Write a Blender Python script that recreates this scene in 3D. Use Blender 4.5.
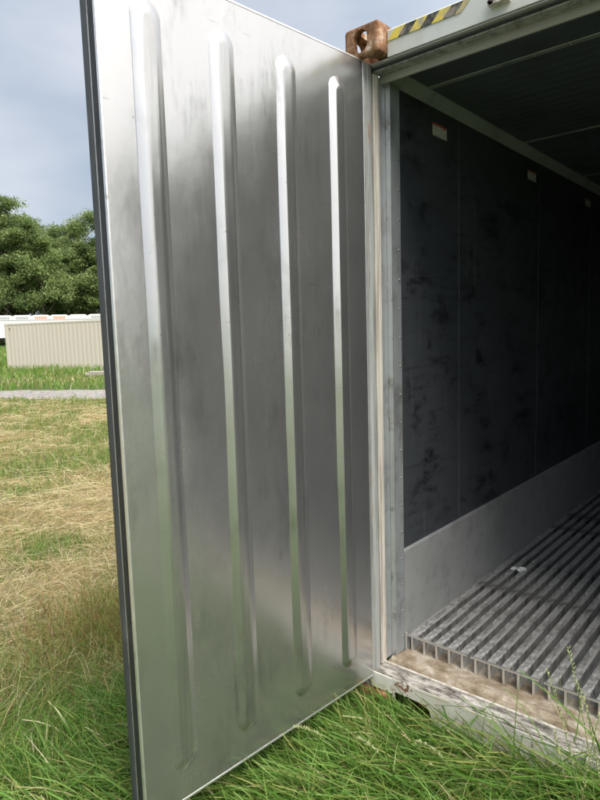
import bpy, bmesh, math, random
import numpy as np
from mathutils import Matrix, Vector

for o in list(bpy.data.objects):
    bpy.data.objects.remove(o, do_unlink=True)
scene = bpy.context.scene
COL = scene.collection
rng = np.random.default_rng(7)
random.seed(7)

# ------------------------------------------------------------------ camera
CAM = Vector((1.5176, -2.0782, 1.7132))
YAW, PITCH, ROLL, FPX = 0.71583, -0.11335, -0.029686, 604.05
fw = Vector((-math.sin(YAW)*math.cos(PITCH), math.cos(YAW)*math.cos(PITCH), math.sin(PITCH)))
r0 = Vector((math.cos(YAW), math.sin(YAW), 0)); u0 = r0.cross(fw)
rt = r0*math.cos(ROLL) + u0*math.sin(ROLL); up = -r0*math.sin(ROLL) + u0*math.cos(ROLL)
cd = bpy.data.cameras.new('camera')
cd.sensor_fit = 'VERTICAL'; cd.sensor_height = 24.0; cd.lens = FPX/800*24
cd.clip_start = 0.05; cd.clip_end = 6000
cam = bpy.data.objects.new('camera', cd); COL.objects.link(cam)
m = Matrix.Identity(4)
for i in range(3):
    m[i][0] = rt[i]; m[i][1] = up[i]; m[i][2] = -fw[i]; m[i][3] = CAM[i]
cam.matrix_world = m
scene.camera = cam

# ------------------------------------------------------------------ light
SUN_EL, SUN_AZ = math.radians(57), math.radians(-6)      # azimuth measured from +x
w = bpy.data.worlds.new('World'); scene.world = w; w.use_nodes = True
nt = w.node_tree; nt.nodes.clear()
N = nt.nodes.new; L = nt.links.new
out = N('ShaderNodeOutputWorld')
sky = N('ShaderNodeTexSky'); sky.sky_type = 'NISHITA'; sky.sun_disc = False
sky.sun_elevation = SUN_EL; sky.sun_rotation = math.pi/2 - SUN_AZ; sky.dust_density = 2.0; sky.air_density = 1.0
bgs = N('ShaderNodeBackground'); bgs.inputs[1].default_value = 0.06; L(sky.outputs[0], bgs.inputs[0])
tc = N('ShaderNodeTexCoord'); sep = N('ShaderNodeSeparateXYZ'); L(tc.outputs['Generated'], sep.inputs[0])
zc = N('ShaderNodeMath'); zc.operation = 'MAXIMUM'; L(sep.outputs[2], zc.inputs[0]); zc.inputs[1].default_value = 0
gr = N('ShaderNodeMath'); gr.operation = 'MULTIPLY_ADD'; L(zc.outputs[0], gr.inputs[0]); gr.inputs[1].default_value = 0.10; gr.inputs[2].default_value = 0.26
mp = N('ShaderNodeMapping'); mp.inputs['Scale'].default_value = (1.0, 1.0, 2.6); L(tc.outputs['Generated'], mp.inputs[0])
ns = N('ShaderNodeTexNoise'); ns.inputs['Scale'].default_value = 2.6; ns.inputs['Detail'].default_value = 4; ns.inputs['Roughness'].default_value = 0.45
L(mp.outputs[0], ns.inputs[0])
rp = N('ShaderNodeValToRGB'); L(ns.outputs['Fac'], rp.inputs[0])
rp.color_ramp.elements[0].position = 0.36; rp.color_ramp.elements[0].color = (0.54, 0.645, 0.77, 1)
rp.color_ramp.elements[1].position = 0.66; rp.color_ramp.elements[1].color = (0.93, 0.96, 1.05, 1)
vm = N('ShaderNodeVectorMath'); vm.operation = 'SCALE'; L(rp.outputs[0], vm.inputs[0])
# thin cloud is brighter towards the veiled sun
GA, GE = math.radians(24), math.radians(20)        # the veil is thinnest low on the sun's side
sd_ = Vector((math.cos(GA)*math.cos(GE), math.sin(GA)*math.cos(GE), math.sin(GE)))
dt = N('ShaderNodeVectorMath'); dt.operation = 'DOT_PRODUCT'; L(tc.outputs['Generated'], dt.inputs[0]); dt.inputs[1].default_value = sd_
d0 = N('ShaderNodeMapRange'); d0.interpolation_type = 'SMOOTHSTEP'; L(dt.outputs['Value'], d0.inputs[0])
d0.inputs[1].default_value = -0.1; d0.inputs[2].default_value = 1.0; d0.inputs[3].default_value = 1.0; d0.inputs[4].default_value = 2.3
gm = N('ShaderNodeMath'); gm.operation = 'MULTIPLY'; L(gr.outputs[0], gm.inputs[0]); L(d0.outputs[0], gm.inputs[1])
L(gm.outputs[0], vm.inputs['Scale'])
wm = N('ShaderNodeMapRange'); wm.interpolation_type = 'SMOOTHSTEP'; L(dt.outputs['Value'], wm.inputs[0])
wm.inputs[1].default_value = 0.0; wm.inputs[2].default_value = 1.0
wc = N('ShaderNodeMix'); wc.data_type = 'RGBA'; L(wm.outputs[0], wc.inputs[0]); L(rp.outputs[0], wc.inputs[6]); wc.inputs[7].default_value = (0.90, 0.875, 0.84, 1)
L(wc.outputs[2], vm.inputs[0])
bgc = N('ShaderNodeBackground'); L(vm.outputs[0], bgc.inputs[0]); bgc.inputs[1].default_value = 0.95
mx = N('ShaderNodeMixShader'); mx.inputs[0].default_value = 0.86
L(bgs.outputs[0], mx.inputs[1]); L(bgc.outputs[0], mx.inputs[2]); L(mx.outputs[0], out.inputs[0])
sd = bpy.data.lights.new('sun', 'SUN'); sd.energy = 2.4; sd.angle = math.radians(48); sd.color = (1, 0.96, 0.9)
sun = bpy.data.objects.new('sun', sd); COL.objects.link(sun)
sdir = Vector((math.cos(SUN_AZ)*math.cos(SUN_EL), math.sin(SUN_AZ)*math.cos(SUN_EL), math.sin(SUN_EL)))
sun.rotation_euler = sdir.to_track_quat('Z', 'Y').to_euler(); sun.location = (0, 0, 30)
vs = scene.view_settings
vs.view_transform = 'Standard'; vs.look = 'None'; vs.exposure = 1.6; vs.gamma = 1; vs.use_curve_mapping = False

# ------------------------------------------------------------------ helpers
class MB:
    def __init__(s): s.v = []; s.f = []; s.sm = []
    def add(s, vs_, fs, smooth=False):
        b = len(s.v); s.v += [tuple(p) for p in vs_]
        for f in fs: s.f.append([b+i for i in f]); s.sm.append(smooth)
        return s
    def box(s, x0, x1, y0, y1, z0, z1):
        if x0 > x1: x0, x1 = x1, x0
        if y0 > y1: y0, y1 = y1, y0
        v = [(x0,y0,z0),(x1,y0,z0),(x1,y1,z0),(x0,y1,z0),(x0,y0,z1),(x1,y0,z1),(x1,y1,z1),(x0,y1,z1)]
        return s.add(v, [(0,3,2,1),(4,5,6,7),(0,1,5,4),(1,2,6,5),(2,3,7,6),(3,0,4,7)])
    def prism(s, prof, a, b, axis):
        """extrude a closed 2D profile along an axis: axis 'x' -> prof (y,z); 'y' -> (x,z); 'z' -> (x,y)"""
        n = len(prof)
        def p(q, t): return {'x': (t, q[0], q[1]), 'y': (q[0], t, q[1]), 'z': (q[0], q[1], t)}[axis]
        v = [p(q, a) for q in prof] + [p(q, b) for q in prof]
        f = [tuple(range(n)), tuple(range(2*n-1, n-1, -1))]
        f += [(i, n+i, n+(i+1) % n, (i+1) % n) for i in range(n)]
        return s.add(v, f)
    def tube(s, pts, rad, n=8, smooth=True, cap=True):
        pts = [Vector(p) for p in pts]; vs_ = []; k = len(pts)
        for i, p in enumerate(pts):
            d = (pts[min(i+1, k-1)] - pts[max(i-1, 0)]).normalized()
            a = d.orthogonal().normalized() if abs(d.z) > .95 else d.cross(Vector((0,0,1))).normalized()
            b = d.cross(a)
            r = rad[i] if hasattr(rad, '__len__') else rad
            for j in range(n):
                t = 2*math.pi*j/n; vs_.append(p + a*math.cos(t)*r + b*math.sin(t)*r)
        f = [(i*n+j, i*n+(j+1) % n, (i+1)*n+(j+1) % n, (i+1)*n+j) for i in range(k-1) for j in range(n)]
        if cap: f += [tuple(range(n-1, -1, -1)), tuple((k-1)*n+j for j in range(n))]
        return s.add(vs_, f, smooth)
    def build(s, name, mat, parent=None, bevel=0, seg=2, fix=True):
        me = bpy.data.meshes.new(name); me.from_pydata(s.v, [], s.f)
        for p, sm in zip(me.polygons, s.sm): p.use_smooth = sm
        if fix:
            bm = bmesh.new(); bm.from_mesh(me); bmesh.ops.recalc_face_normals(bm, faces=bm.faces)
            if bevel: bmesh.ops.bevel(bm, geom=[e for e in bm.edges if e.is_manifold and e.calc_face_angle(0) > .5], offset=bevel, segments=seg, affect='EDGES', profile=.5)
            bm.to_mesh(me); bm.free()
        o = bpy.data.objects.new(name, me); COL.objects.link(o)
        if mat: me.materials.append(mat)
        if parent: o.parent = parent
        return o

def link_copy(o, parent, loc=None):
    c = o.copy(); COL.objects.link(c); c.parent = parent
    if loc is not None: c.location = loc
    return c
def empty(name, loc=(0,0,0), parent=None):
    o = bpy.data.objects.new(name, None); COL.objects.link(o); o.location = loc; o.empty_display_size = .2
    if parent: o.parent = parent
    return o
def tag(o, label=None, cat=None, group=None, kind=None):
    for k, val in (('label', label), ('category', cat), ('group', group), ('kind', kind)):
        if val: o[k] = val
    return o

class NB:
    """tiny node-building helper"""
    def __init__(s, name):
        s.m = bpy.data.materials.new(name); s.m.use_nodes = True; s.t = s.m.node_tree
        s.b = s.t.nodes['Principled BSDF']; s.co = s.t.nodes.new('ShaderNodeTexCoord')
    def n(s, ty, **kw):
        o = s.t.nodes.new(ty)
        for k, val in kw.items(): setattr(o, k, val)
        return o
    def l(s, a, b): s.t.links.new(a, b)
    def map(s, sc, loc=(0,0,0)):
        m_ = s.n('ShaderNodeMapping'); m_.inputs['Scale'].default_value = sc; m_.inputs['Location'].default_value = loc
        s.l(s.co.outputs['Object'], m_.inputs[0]); return m_.outputs[0]
    def noise(s, sc=(1,1,1), scale=5, detail=4, rough=.5, loc=(0,0,0), dist=0):
        o = s.n('ShaderNodeTexNoise'); o.inputs['Scale'].default_value = scale; o.inputs['Detail'].default_value = detail
        o.inputs['Roughness'].default_value = rough; o.inputs['Distortion'].default_value = dist
        s.l(s.map(sc, loc), o.inputs[0]); return o.outputs['Fac']
    def ramp(s, fac, stops):
        o = s.n('ShaderNodeValToRGB'); e = o.color_ramp.elements
        while len(e) < len(stops): e.new(.5)
        for el, (p, c) in zip(e, stops):
            el.position = p; el.color = (c, c, c, 1) if not hasattr(c, '__len__') else (*c, 1)
        s.l(fac, o.inputs[0]); return o.outputs[0]
    def mix(s, fac, a, b, mode='MIX'):
        o = s.n('ShaderNodeMix', data_type='RGBA', blend_type=mode)
        for i, val in ((0, fac), (6, a), (7, b)):
            if hasattr(val, 'is_linked') or hasattr(val, 'links'): s.l(val, o.inputs[i])
            elif i == 0: o.inputs[0].default_value = val
            else: o.inputs[i].default_value = (*val, 1)
        return o.outputs[2]
    def set(s, k, val):
        i = s.b.inputs[k]
        if hasattr(val, 'links'): s.l(val, i)
        elif hasattr(val, '__len__') and len(val) == 3: i.default_value = (*val, 1)
        else: i.default_value = val
    def bump(s, h, strength=.3, dist=.01, prev=None):
        o = s.n('ShaderNodeBump'); o.inputs['Strength'].default_value = strength; o.inputs['Distance'].default_value = dist
        s.l(h, o.inputs['Height'])
        if prev is not None: s.l(prev, o.inputs['Normal'])
        s.l(o.outputs[0], s.b.inputs['Normal']); return o.outputs[0]

def simple(name, col, rough=.5, metal=0, var=.25, scale=8, dirt=None, dscale=3, dpos=(.55, .7), bump=0, stretch=(1,1,1)):
    k = NB(name)
    c = k.mix(k.noise(stretch, scale, 5), tuple(x*(1-var) for x in col), tuple(min(1, x*(1+var)) for x in col))
    if dirt:
        f = k.ramp(k.noise((1,1,1), dscale, 8, .65, (3,1,7)), [(dpos[0], 0), (dpos[1], 1)])
        c = k.mix(f, c, dirt)
    k.set('Base Color', c); k.set('Metallic', metal)
    k.set('Roughness', k.ramp(k.noise(stretch, scale*1.7, 4, .5, (5,5,5)), [(.3, max(.02, rough-.1)), (.7, min(1, rough+.1))]))
    if bump: k.bump(k.noise((1,1,1), scale*6, 4), bump, .004)
    return k.m

# ------------------------------------------------------------------ materials
def door_steel(cap=False):
    k = NB('worn_stainless_rib' if cap else 'brushed_stainless_door')
    base = k.mix(k.noise((1,1,.25), 3.0, 5, .6), (.50,.505,.51), (.62,.62,.615))
    sm = k.ramp(k.noise((1.3,1,.7), 4.2, 8, .68, (11,3,5)), [(.55, 0), (.70, .36)])         # smudges
    base = k.mix(sm, base, (.27,.275,.26))
    pa = k.ramp(k.noise((1,1,.8), 3.0, 5, .6, (2,9,4)), [(.52, 0), (.66, 1)])               # patches of vertical scuffing
    fi = k.ramp(k.noise((1,1,.16), 38, 5, .65, (7,2,4)), [(.46, 0), (.66, .45)])
    base = k.mix(k.mix(1.0, pa, fi, 'MULTIPLY'), base, (.13,.13,.12))
    hz = k.ramp(k.noise((1,1,9), 5.5, 5, .6, (1,8,2)), [(.66, 0), (.74, .6)])                # short sideways rubs
    base = k.mix(hz, base, (.15,.15,.14))
    sp = k.ramp(k.noise((1,1,1), 34, 3, .5, (7,7,1)), [(.73, 0), (.78, .7)])                 # small dark spots
    base = k.mix(sp, base, (.16,.15,.13))
    if cap:      # cargo has rubbed the raised crowns of the ribs
        sp_ = k.n('ShaderNodeSeparateXYZ'); k.l(k.co.outputs['Object'], sp_.inputs[0])
        mr = k.n('ShaderNodeMapRange'); k.l(sp_.outputs[1], mr.inputs[0]); mr.inputs[1].default_value = .0122; mr.inputs[2].default_value = .0127
        wr = k.ramp(k.noise((26,26,.9), 3.0, 7, .72, (3,1,8)), [(.36, .1), (.66, .8)])
        base = k.mix(k.mix(1.0, mr.outputs[0], wr, 'MULTIPLY'), base, (.40,.405,.40))
    k.set('Base Color', base); k.set('Metallic', .90)
    rg = k.ramp(k.noise((1,1,.6), 3.4, 7, .65, (1,2,3)), [(.3, .18), (.7, .27)])
    gn = k.ramp(k.noise((160,160,1.5), 2.0, 3), [(.3, 0), (.7, .03)])
    rg = k.mix(1.0, rg, gn, 'ADD'); k.set('Roughness', rg)
    b1 = k.bump(k.noise((1,1,.55), 2.2, 2, .4, (4,4,4)), .50, .022)
    b2 = k.bump(k.noise((1,1,.8), 7.0, 3, .5, (9,4,4)), .22, .006, b1)
    k.bump(k.noise((220,220,3), 2.0, 3), .02, .001, b2)
    return k.m
M = {}
M['door_steel'] = door_steel(); M['rib_steel'] = door_steel(True)
M['rubber'] = simple('black_rubber', (.018,.019,.021), .55, 0, .3, 12, (.07,.07,.065), 5, (.55,.75), .15)
M['rubber_grey'] = simple('grey_rubber', (.045,.05,.055), .5, 0, .2, 9, (.12,.12,.11), 5, (.55,.8))
M['alu_bright'] = simple('bright_aluminium_trim', (.80,.80,.79), .35, .85, .08, 14, (.30,.27,.23), 9, (.58,.72))
M['alu'] = simple('dull_aluminium', (.42,.43,.43), .42, .9, .15, 10, (.20,.20,.19), 6, (.52,.72), .08, (1,1,.3))
M['seam'] = simple('seam_strip', (.085,.09,.095), .5, .3, .15, 10)
M['alu_dark'] = simple('grey_jamb_metal', (.36,.38,.39), .45, .45, .15, 10, (.17,.17,.17), 7, (.5,.75), .08, (1,1,.3))

def paint(name, col, rust=.62, dirtc=(.25,.2,.13), grime=.5):
    k = NB(name)
    c = k.mix(k.noise((1,1,.4), 6, 5), tuple(x*.86 for x in col), col)
    g = k.ramp(k.noise((1,1,.35), 5, 8, .7, (2,2,2)), [(.45, 0), (.75, grime)])
    c = k.mix(g, c, dirtc)
    r = k.ramp(k.noise((1,1,1), 16, 8, .72, (6,1,2)), [(rust, 0), (rust+.04, 1)])
    rc = k.mix(k.noise((1,1,1), 60, 3), (.12,.045,.018), (.28,.12,.05))
    c = k.mix(r, c, rc)
    k.set('Base Color', c); k.set('Roughness', k.ramp(r, [(0, .42), (1, .85)]))
    k.bump(k.noise((1,1,1), 45, 5), .12, .003); return k.m
M['white_paint'] = paint('weathered_white_paint', (.62,.635,.60), .62, (.34,.29,.21), .6)
M['sill_paint'] = paint('worn_sill_paint', (.78,.76,.69), .585, (.42,.31,.19), .7)
M['trim'] = paint('grey_header_trim', (.34,.335,.31), .7, (.28,.25,.21), .5)
def streaked(name, col, dark, rust):
    k = NB(name)
    c = k.mix(k.noise((1,1,.3), 8, 6, .6), tuple(x*.8 for x in col), col)
    g = k.ramp(k.noise((14,14,.55), 2.4, 8, .72, (2,6,2)), [(.44, 0), (.62, .85)]); c = k.mix(g, c, dark)
    r = k.ramp(k.noise((6,6,.8), 3.0, 8, .75, (6,1,2)), [(.60, 0), (.68, .85)]); c = k.mix(r, c, rust)
    k.set('Base Color', c); k.set('Roughness', .6); k.bump(k.noise((1,1,1), 45, 5), .15, .003); return k.m
M['post'] = streaked('chalky_post_paint', (.40,.415,.40), (.11,.105,.095), (.26,.13,.06))
M['cream'] = streaked('cream_seal_frame', (.70,.655,.58), (.30,.26,.21), (.34,.19,.10))

def rusty():
    k = NB('rusty_casting')
    a = k.ramp(k.noise((1,1,1), 14, 8, .7), [(.36, (.07,.03,.015)), (.47, (.20,.09,.04)), (.57, (.34,.19,.10)), (.67, (.56,.46,.36))])
    s_ = k.ramp(k.noise((1,1,.3), 30, 5, .6, (3,3,3)), [(.5, 0), (.68, .7)])
    k.set('Base Color', k.mix(s_, a, (.13,.06,.03))); k.set('Roughness', .85)
    k.bump(k.noise((1,1,1), 60, 6, .7), .5, .004); return k.m
M['rust'] = rusty()

def wall_panel():
    k = NB('smudged_wall_panel')
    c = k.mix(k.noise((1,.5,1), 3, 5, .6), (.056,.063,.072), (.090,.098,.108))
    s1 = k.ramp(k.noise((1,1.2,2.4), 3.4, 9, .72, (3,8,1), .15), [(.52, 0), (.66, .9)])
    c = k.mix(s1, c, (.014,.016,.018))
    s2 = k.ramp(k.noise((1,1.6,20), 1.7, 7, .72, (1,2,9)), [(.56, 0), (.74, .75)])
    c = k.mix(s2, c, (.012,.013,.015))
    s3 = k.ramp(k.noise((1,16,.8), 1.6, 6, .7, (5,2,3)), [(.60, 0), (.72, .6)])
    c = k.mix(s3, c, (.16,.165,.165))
    k.set('Base Color', c); k.set('Metallic', .35)
    k.set('Roughness', k.ramp(k.noise((1,1,1), 5, 6, .6), [(.3, .28), (.7, .5)]))
    k.bump(k.noise((1,1,.6), 3, 3), .12, .01); return k.m
M['wall'] = wall_panel()
M['ceiling'] = simple('dark_ceiling_lining', (.085,.098,.122), .5, .1, .2, 4, (.06,.06,.065), 3, (.45,.7), .06)
M['kick'] = simple('scuffed_kick_plate', (.40,.405,.40), .42, .4, .15, 5, (.27,.275,.27), 11, (.50,.75), .1, (1,.4,1))
M['cornice'] = simple('cornice_trim', (.36,.38,.38), .5, .2, .12, 5, (.2,.21,.21), 5, (.5,.8))

def rail_mat():
    k = NB('aluminium_floor_rail')
    c = k.mix(k.noise((4,.6,1), 6, 6, .65), (.36,.35,.335), (.58,.57,.55))
    d = k.ramp(k.noise((5,2.0,1), 3.5, 8, .72, (4,1,1)), [(.48, 0), (.62, .85)])
    c = k.mix(d, c, (.12,.115,.10))
    b = k.ramp(k.noise((9,3.5,1), 3.6, 7, .7, (9,5,1)), [(.56, 0), (.66, .95)])
    c = k.mix(b, c, (.74,.74,.73))
    k.set('Base Color', c); k.set('Metallic', .35)
    k.set('Roughness', k.ramp(d, [(0, .38), (1, .62)]))
    k.bump(k.noise((6,1,1), 20, 5), .15, .002); return k.m
M['rail'] = rail_mat()

def sill_dirt():
    k = NB('muddy_sill_metal')
    c = k.ramp(k.noise((1,1.3,1), 9, 10, .75), [(.32, (.12,.085,.05)), (.47, (.30,.235,.165)), (.58, (.46,.40,.32)), (.72, (.62,.59,.54))])
    k.set('Base Color', c); k.set('Metallic', .15); k.set('Roughness', .6)
    k.bump(k.noise((1,1,1), 40, 6), .3, .003); return k.m
M['sill_dirt'] = sill_dirt()
def sill_rubber():
    k = NB('worn_sill_gasket')
    c = k.ramp(k.noise((1.5,5,1), 9, 8, .72), [(.34, (.03,.028,.025)), (.44, (.16,.145,.125)), (.54, (.36,.335,.30)), (.68, (.60,.58,.53))])
    k.set('Base Color', c); k.set('Roughness', .6); k.bump(k.noise((1,1,1), 40, 6), .4, .004); return k.m
M['sill_rubber'] = sill_rubber()
M['yellow'] = simple('faded_yellow_stripe', (.70,.56,.09), .5, 0, .15, 14, (.40,.34,.26), 16, (.50,.62))
M['black'] = simple('black_stripe', (.035,.035,.035), .5, 0, .3, 14, (.30,.26,.20), 16, (.50,.66))
def sticker():
    k = NB('printed_warning_label')
    sp = k.n('ShaderNodeSeparateXYZ'); k.l(k.co.outputs['Generated'], sp.inputs[0])
    wv = k.n('ShaderNodeTexWave', wave_type='BANDS', bands_direction='Z'); wv.inputs['Scale'].default_value = 1.9; wv.inputs['Distortion'].default_value = 0
    k.l(k.co.outputs['Generated'], wv.inputs[0])
    ln = k.ramp(wv.outputs['Fac'], [(.62, 0), (.72, 1)])
    gp = k.n('ShaderNodeTexNoise'); gp.inputs['Scale'].default_value = 9
    k.l(k.co.outputs['Generated'], gp.inputs[0])
    lm = k.mix(1.0, ln, k.ramp(gp.outputs['Fac'], [(.42, 0), (.5, 1)]), 'MULTIPLY')
    c = k.mix(lm, (.72,.70,.64), (.20,.18,.17))
    top = k.ramp(sp.outputs[2], [(.80, 0), (.83, 1)])
    k.set('Base Color', k.mix(top, c, (.45,.10,.07))); k.set('Roughness', .5); return k.m
M['sticker'] = sticker()

def vcol_leaf(name, trans=.35, rough=.55):
    k = NB(name)
    a = k.n('ShaderNodeVertexColor', layer_name='Col')
    d = k.b; k.set('Base Color', a.outputs[0]); k.set('Roughness', rough)
    d.inputs['Specular IOR Level'].default_value = .3
    tr = k.n('ShaderNodeBsdfTranslucent'); k.l(a.outputs[0], tr.inputs[0])
    mxs = k.n('ShaderNodeMixShader'); mxs.inputs[0].default_value = trans
    k.l(d.outputs[0], mxs.inputs[1]); k.l(tr.outputs[0], mxs.inputs[2])
    k.l(mxs.outputs[0], k.t.nodes['Material Output'].inputs[0]); return k.m
M['blade'] = vcol_leaf('grass_blade', .45)
M['leaf'] = vcol_leaf('tree_leaf', .42, .6)
M['bark'] = simple('bark', (.16,.13,.10), .9, 0, .3, 4)

# ------------------------------------------------------------------ ground
def ground_z(r): return 0.9*np.clip((r-46)/32, 0, 1)**1.3
def make_ground():
    rad = np.concatenate([np.linspace(0, 30, 31)[1:], np.linspace(30, 130, 41)[1:], [180, 300, 600, 1500, 4000]])
    na = 96; cx, cy = CAM.x, CAM.y
    v = [(cx, cy, 0.0)]; f = []
    for r in rad:
        for a in range(na):
            t = 2*math.pi*a/na; v.append((cx+r*math.cos(t), cy+r*math.sin(t), float(ground_z(r))))
    for a in range(na): f.append((0, 1+a, 1+(a+1) % na))
    for i in range(len(rad)-1):
        for a in range(na):
            f.append((1+i*na+a, 1+(i+1)*na+a, 1+(i+1)*na+(a+1) % na, 1+i*na+(a+1) % na))
    mb = MB(); mb.add(v, f, True)
    k = NB('meadow_soil')
    green = k.mix(k.noise((1,1,1), 2.0, 8, .7), (.035,.055,.014), (.085,.115,.032))
    straw = k.mix(k.noise((1,1,1), 9, 8, .7), (.16,.12,.06), (.33,.26,.14))
    # mown, straw-covered field to the west; lush grass by the container and far off
    sp = k.n('ShaderNodeSeparateXYZ'); k.l(k.co.outputs['Object'], sp.inputs[0])
    mk = k.n('ShaderNodeMapRange'); k.l(sp.outputs[0], mk.inputs[0])
    mk.inputs[1].default_value = -.9; mk.inputs[2].default_value = -2.0
    mk2 = k.n('ShaderNodeMapRange'); k.l(sp.outputs[0], mk2.inputs[0])
    mk2.inputs[1].default_value = -15; mk2.inputs[2].default_value = -9
    both = k.n('ShaderNodeMath', operation='MULTIPLY'); k.l(mk.outputs[0], both.inputs[0]); k.l(mk2.outputs[0], both.inputs[1])
    pt = k.ramp(k.noise((1,1,1), .7, 5, .6, (8,2,0)), [(.35, 1), (.62, .25)])
    fc = k.mix(1.0, both.outputs[0], pt, 'MULTIPLY')
    k.set('Base Color', k.mix(fc, green, straw)); k.set('Roughness', .95)
    k.bump(k.noise((1,1,1), 30, 8, .7), .6, .02)
    return tag(mb.build('ground', k.m, fix=False), kind='structure')
make_ground()
def gravel():
    k = NB('pale_gravel')
    vo = k.n('ShaderNodeTexVoronoi'); vo.inputs['Scale'].default_value = 22; k.l(k.co.outputs['Object'], vo.inputs[0])
    c = k.ramp(k.noise((1,1,1), 6, 12, .9), [(.42, (.11,.10,.09)), (.5, (.22,.205,.185)), (.58, (.36,.34,.315))])
    c = k.mix(.35, c, vo.outputs['Color'], 'SOFT_LIGHT')
    k.set('Base Color', c); k.set('Roughness', .95); k.bump(vo.outputs['Distance'], .7, .03)
    n0, n1 = Vector((-16.36, 5.32, 0)), Vector((-13.33, 6.82, 0)); f0, f1 = Vector((-19.54, 6.66, 0)), Vector((-16.49, 8.74, 0))
    dn = (n1-n0); df = (f1-f0); mb = MB(); v = []; f = []
    K = 80
    for i in range(K+1):
        t = -3 + 9*i/K
        a = n0+dn*t; b = f0+(dn*.6+df*.4)*t
        for j in range(5):
            s_ = j/4; p = a.lerp(b, s_)
            j_ = .18*math.sin(i*1.3+j*2.1)+.1*math.sin(i*2.9) if j in (0, 4) else 0
            v.append((p.x+j_*.3, p.y+j_, .010 + .02*math.sin(math.pi*s_)))
    for i in range(K):
        for j in range(4): f.append((i*5+j, i*5+j+1, i*5+6+j, i*5+5+j))
    mb.add(v, f, True)
    return tag(mb.build('gravel_path', k.m, fix=False), kind='structure')
gravel()

# ------------------------------------------------------------------ the refrigerated container
W, H, LEN = 2.438, 2.896, 12.19
box = empty('refrigerated_container')
tag(box, 'white refrigerated shipping container with one ribbed steel door standing open', 'container')
def mirror(mb_fn, name, mat, bevel=0):
    """build a part on the near side wall and its mirror image on the other side"""
    a = mb_fn(); o = a.build(name, mat, box, bevel)
    b = MB(); b.v = [(W-x, y, z) for x, y, z in a.v]; b.f = [list(reversed(f)) for f in a.f]; b.sm = a.sm
    b.build(name, mat, box, bevel)
    return o

# corner castings: hollow, with the real openings cut through
def casting_mesh():
    def tmp(mb, bev=0, seg=3): 
        o = mb.build('tmp', None, None, bev, seg); return o
    body = tmp(MB().box(0, .162, 0, .178, 0, .118), .014)
    cav = tmp(MB().box(.022, .140, .026, .156, .020, .098))
    def slot(axis, c, w_, h_, a, b):
        pts = []
        for i in range(20):
            t = 2*math.pi*i/20; cx_, sy_ = math.cos(t), math.sin(t)
            r_ = min(w_, h_)/2; ex = w_/2-r_; ey = h_/2-r_
            pts.append((c[0]+cx_*r_+(ex if cx_ > 0 else -ex), c[1]+sy_*r_+(ey if sy_ > 0 else -ey)))
        return tmp(MB().prism(pts, a, b, axis))
    cut = [cav, slot('y', (.078, .059), .066, .086, -.02, .06), slot('x', (.089, .059), .0635, .079, -.02, .06),
           slot('z', (.081, .089), .0635, .124, -.02, .2)]
    for c in cut:
        md = body.modifiers.new('b', 'BOOLEAN'); md.operation = 'DIFFERENCE'; md.object = c; md.solver = 'EXACT'
    bpy.context.view_layer.update()
    dg = bpy.context.evaluated_depsgraph_get()
    me = bpy.data.meshes.new_from_object(body.evaluated_get(dg))
    for o in cut+[body]: bpy.data.objects.remove(o, do_unlink=True)
    me.materials.clear(); me.materials.append(M['rust']); me.name = 'corner_casting'
    return me
cast_me = casting_mesh()
for (x, y, z) in [(0,0,H-.118),(W-.162,0,H-.118),(0,0,0),(W-.162,0,0),(0,LEN-.178,H-.118),(W-.162,LEN-.178,H-.118),(0,LEN-.178,0),(W-.162,LEN-.178,0)]:
    o = bpy.data.objects.new('corner_casting', cast_me); COL.objects.link(o); o.parent = box; o.location = (x, y, z)
    if y == 0 and x == 0 and z > 1: o['label'] = 'rusty brown corner casting with an oval hole'

# door frame uprights (profile measured from the photograph, in plan)
Z0, Z1 = .205, 2.744
mirror(lambda: MB().prism([(.006,.034),(.058,.034),(.066,.040),(.066,.056),(.072,.060),(.072,.084),(.066,.088),(.006,.088)], .122, 2.774, 'z'), 'corner_post', M['post'])
mirror(lambda: MB().prism([(.01,.094),(.070,.094),(.075,.098),(.075,.112),(.072,.115),(.075,.118),(.075,.132),(.070,.138),(.01,.138)], Z0, Z1, 'z'), 'door_seal_frame', M['cream'])
mirror(lambda: MB().box(.012, .062, .086, .146, Z0-.004, Z1-.002), 'seal_channel', M['rubber'])
mirror(lambda: MB().box(.01, .068, .142, .188, Z0, Z1), 'inner_jamb', M['alu_dark'], .002)
mirror(lambda: MB().box(.04, .092, .190, .194, Z0, 2.731), 'jamb_edge', M['alu_bright'])
mirror(lambda: MB().box(.079, .090, .196, .268, Z0, 2.731), 'riveted_jamb_plate', M['alu_dark'], .0015)
rv = MB().tube([(0,0,0),(.003,0,0),(.004,0,0)], [.0055,.0045,.002], 8).build('rivet', M['alu'], box)
rv.location = (.0895, .252, .275)
for i in range(1, 20): link_copy(rv, box, (.0895, .252, .275+i*.127))
for i in range(20):
    c = link_copy(rv, box, (W-.0895, .252, .275+i*.127)); c.rotation_euler = (0, 0, math.pi)
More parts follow.
